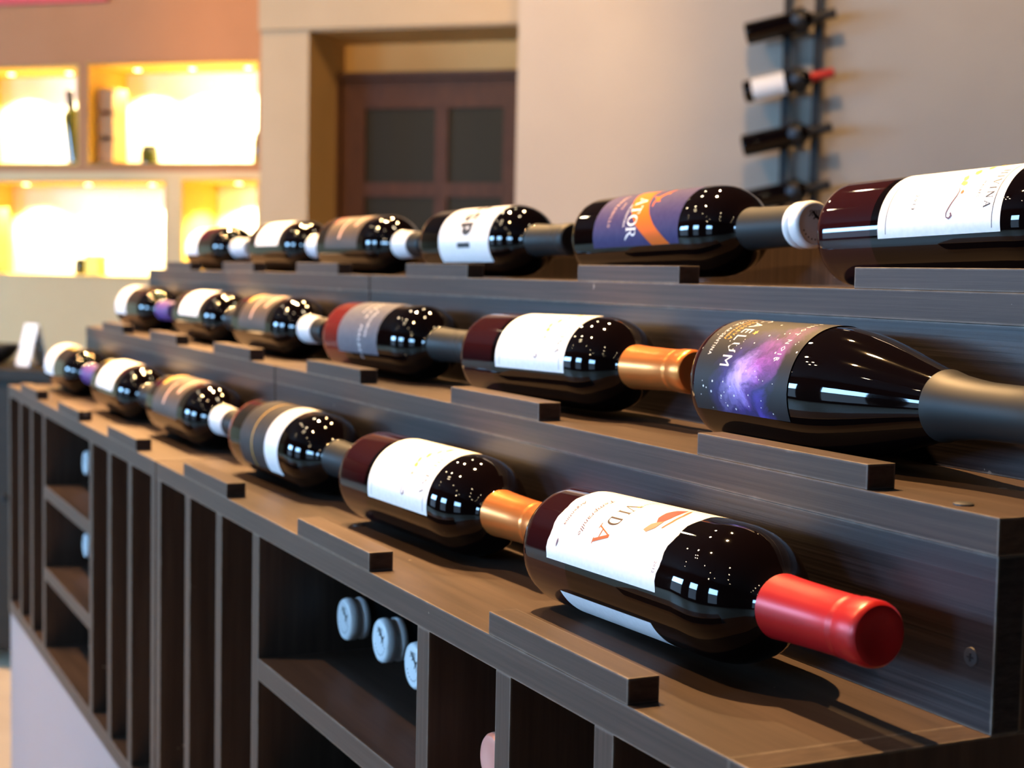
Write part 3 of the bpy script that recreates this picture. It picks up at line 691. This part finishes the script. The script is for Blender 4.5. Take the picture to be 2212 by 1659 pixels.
# wall rack with tilted bottles
wr = rempty('wall_wine_rack', 2.07, -.10, 0); tag(wr, 'black steel ladder rack holding tilted bottles on the far wall', 'wall rack')
for x in (-.05, .052): MB().box(x - .013, x + .013, -.045, -.02, .95, CEIL - .05).build('rail', M['black_metal'], wr)
for z in (1.0, 2.9): MB().box(-.07, .072, -.021, 0, z, z + .03).build('wall_bracket', M['black_metal'], wr)
for k, (z, nm) in enumerate(((2.016, 0), (1.822, 1), (1.642, 0), (1.452, 0))):
    t = MB().lathe([(-.016, .040), (-.016, .044), (.016, .044), (.016, .040), (-.016, .040)], 28, 'x')
    Mx = Matrix.Translation((.0, -.09, z)) @ Matrix.Rotation(-R_(12), 4, 'Y')
    t.xform(Mx).build('bottle_ring', M['black_metal'], wr, smooth=True)
    MB().lathe([(-.139, .0), (-.139, .013), (-.134, .016), (-.128, .016)], 20, 'y', (-.012, 0, z)).build('ring_boss', M['boss'], wr, smooth=True)
    b = empty('wine_bottle'); b.matrix_world = RM @ Matrix.Translation((2.07, -.19, z)) @ Matrix.Rotation(-R_(12), 4, 'Y') @ Matrix.Translation((-.185, 0, 0))
    MB().lathe(mm(BORD), 40, 'x').build('glass_body', M['glass'], b, smooth=True)
    MB().lathe(mm(FOIL), 32, 'x').build('capsule', M['red_cap'] if nm else M['black_cap'], b, smooth=True)
    if nm: bent(b, 'label', [M['white_paper']], RB, 0, 30, 140, -80, 200)
    tag(b, ('dark bottle in the uppermost ring of the wall rack', 'bottle with white label and red capsule in the wall rack', 'dark bottle in the wall rack just below the red-capsuled one', 'dark bottle low in the wall rack, just above the top tier')[k], 'wine bottle', 'bottles in the wall rack')

# sideboard beyond the far rack, with a card and a bowl on it
SB = Matrix.Translation((-3.95, .42, 0)) @ Matrix.Rotation(R_(64.2 - 20), 4, 'Z')
sb = empty('sideboard'); sb.matrix_world = SB; tag(sb, 'dark timber sideboard standing beyond the far end of the racks', 'sideboard')
MB().box(-.68, .68, -.17, .25, .05, .83).build('carcass', M['dark_timber'], sb)
MB().box(-.70, .70, -.19, .26, .83, .862).build('top', M['dark_timber'], sb, bevel=.003)
for x in (-.34, .34):
    q = MB().box(x - .33, x + .33, -.188, -.171, .07, .81).build('door', M['dark_timber'], sb); MB().lathe([(-.215, .008), (-.205, .012), (-.188, .006)], 16, 'y', (x * .2, 0, .5)).build('handle', M['black_metal'], q, smooth=True)
for sx in (-.62, .62): MB().box(sx - .03, sx + .03, -.14, .2, 0, .05).build('foot', M['dark_timber'], sb)
def on_side(name, x, y, lx=0): o = empty(name); o.matrix_world = SB @ Matrix.Translation((x, y, .862)) @ Matrix.Rotation(lx, 4, 'Z'); return o
cd = on_side('menu_card', -.115, -.02, -.5)
MB().box(-.045, .045, -.0012, .0012, 0, .125).xform(Matrix.Translation((0, -.03, 0)) @ Matrix.Rotation(-.24, 4, 'X')).build('front_leaf', M['card'], cd)
MB().box(-.045, .045, -.0012, .0012, 0, .125).xform(Matrix.Translation((0, .03, 0)) @ Matrix.Rotation(.24, 4, 'X')).build('back_leaf', M['card'], cd)
tag(cd, 'white folded card standing on the dark sideboard', 'card')
bw = on_side('bowl', -.295, .0)
MB().lathe([(0, .05), (.004, .055), (.02, .08), (.05, .098), (.056, .098), (.05, .090), (.02, .07), (.01, 0)], 32, 'z').build('bowl_body', M['black_metal'], bw, smooth=True)
tag(bw, 'dark round bowl on the sideboard beside the white card', 'bowl')

# ---------------------------------------------------------------- ceiling spotlights
def spotlight(x, y, power, aim, cone, col=WARM, size=.02, drop=.10):
    o = empty('ceiling_spotlight', (x, y, CEIL)); tag(o, 'unseen round black ceiling spotlight with a warm lamp', 'spotlight', 'ceiling spotlights')
    MB().lathe([(0, .05), (-.02, .05), (-.02, .012), (-drop + .05, .012)], 20, 'z').build('mount', M['black_metal'], o, smooth=True)
    dirv = (Vector(aim) - Vector((x, y, CEIL - drop))).normalized()
    q = dirv.to_track_quat('-Z', 'Y').to_matrix().to_4x4()
    Mh = Matrix.Translation((0, 0, -drop)) @ q
    MB().lathe([(.06, .0), (.06, .03), (.04, .045), (-.05, .05), (-.05, .044), (-.035, .042)], 24, 'z').xform(Mh).build('housing', M['black_metal'], o, smooth=True)
    MB().lathe([(-.036, .0), (-.036, .042 if power > 200 else .028)], 24, 'z').xform(Mh).build('lamp_face', M['lamp_on'], o)
    if power: lamp(o, 'SPOT', tuple(Mh @ Vector((0, 0, -.055))), power, col, size, cone, .6, dirv)
    return o
for x, y, tx, ty, pw in ((-1.02, .10, .0, .15, 1.0), (-1.55, .75, -.55, .15, .20), (-2.05, .12, -1.05, .15, 1.0), (-3.0, .2, -1.8, .15, 1.5), (-2.5, .8, -1.5, .15, .35),
                       (-1.1, -.95, -.4, .05, .22), (-2.1, -.95, -1.5, .05, .4), (-3.0, -.9, -2.3, .0, .35)):
    spotlight(x, y, P_RACK * pw, (tx, ty, H), 36, WARM if x > -2.2 else (1.0, .53, .20))
for x, y, tx, ty, tz, pw in ((-4.6, -.6, -6.2, .3, 1.6, 1), (-3.6, .8, -5.0, 1.9, 1.5, 1), (-2.9, 1.9, -4.0, 2.8, 1.6, .8), (-1.9, 3.2, -3.2, 4.2, 1.2, .5)):  # the second of these is added to warm the door recess
    spotlight(x, y, P_WALL * pw, (tx, ty, tz), 100)
spotlight(-.35, -2.26, 950, (-4.78, 1.79, 1.80), 24, drop=.95)  # added unseen lamp, hung low to warm the door recess
spotlight(-4.0, -.6, 420, (-3.8, .3, .6), 62)  # added unseen lamp to brighten the sideboard card and the floor there
for x, y in ((-2.2, -1.35), (-2.0, -1.35), (-2.2, -1.6), (-2.0, -1.6), (-1.2, -2.1), (-.6, -2.7), (-.1, -3.3), (.6, -1.9), (.9, -2.6), (1.3, -3.2), (-3.4, -2.2), (-3.9, -2.9), (.3, -1.3)):
    spotlight(x, y, 0, (x, y, 0), 60)
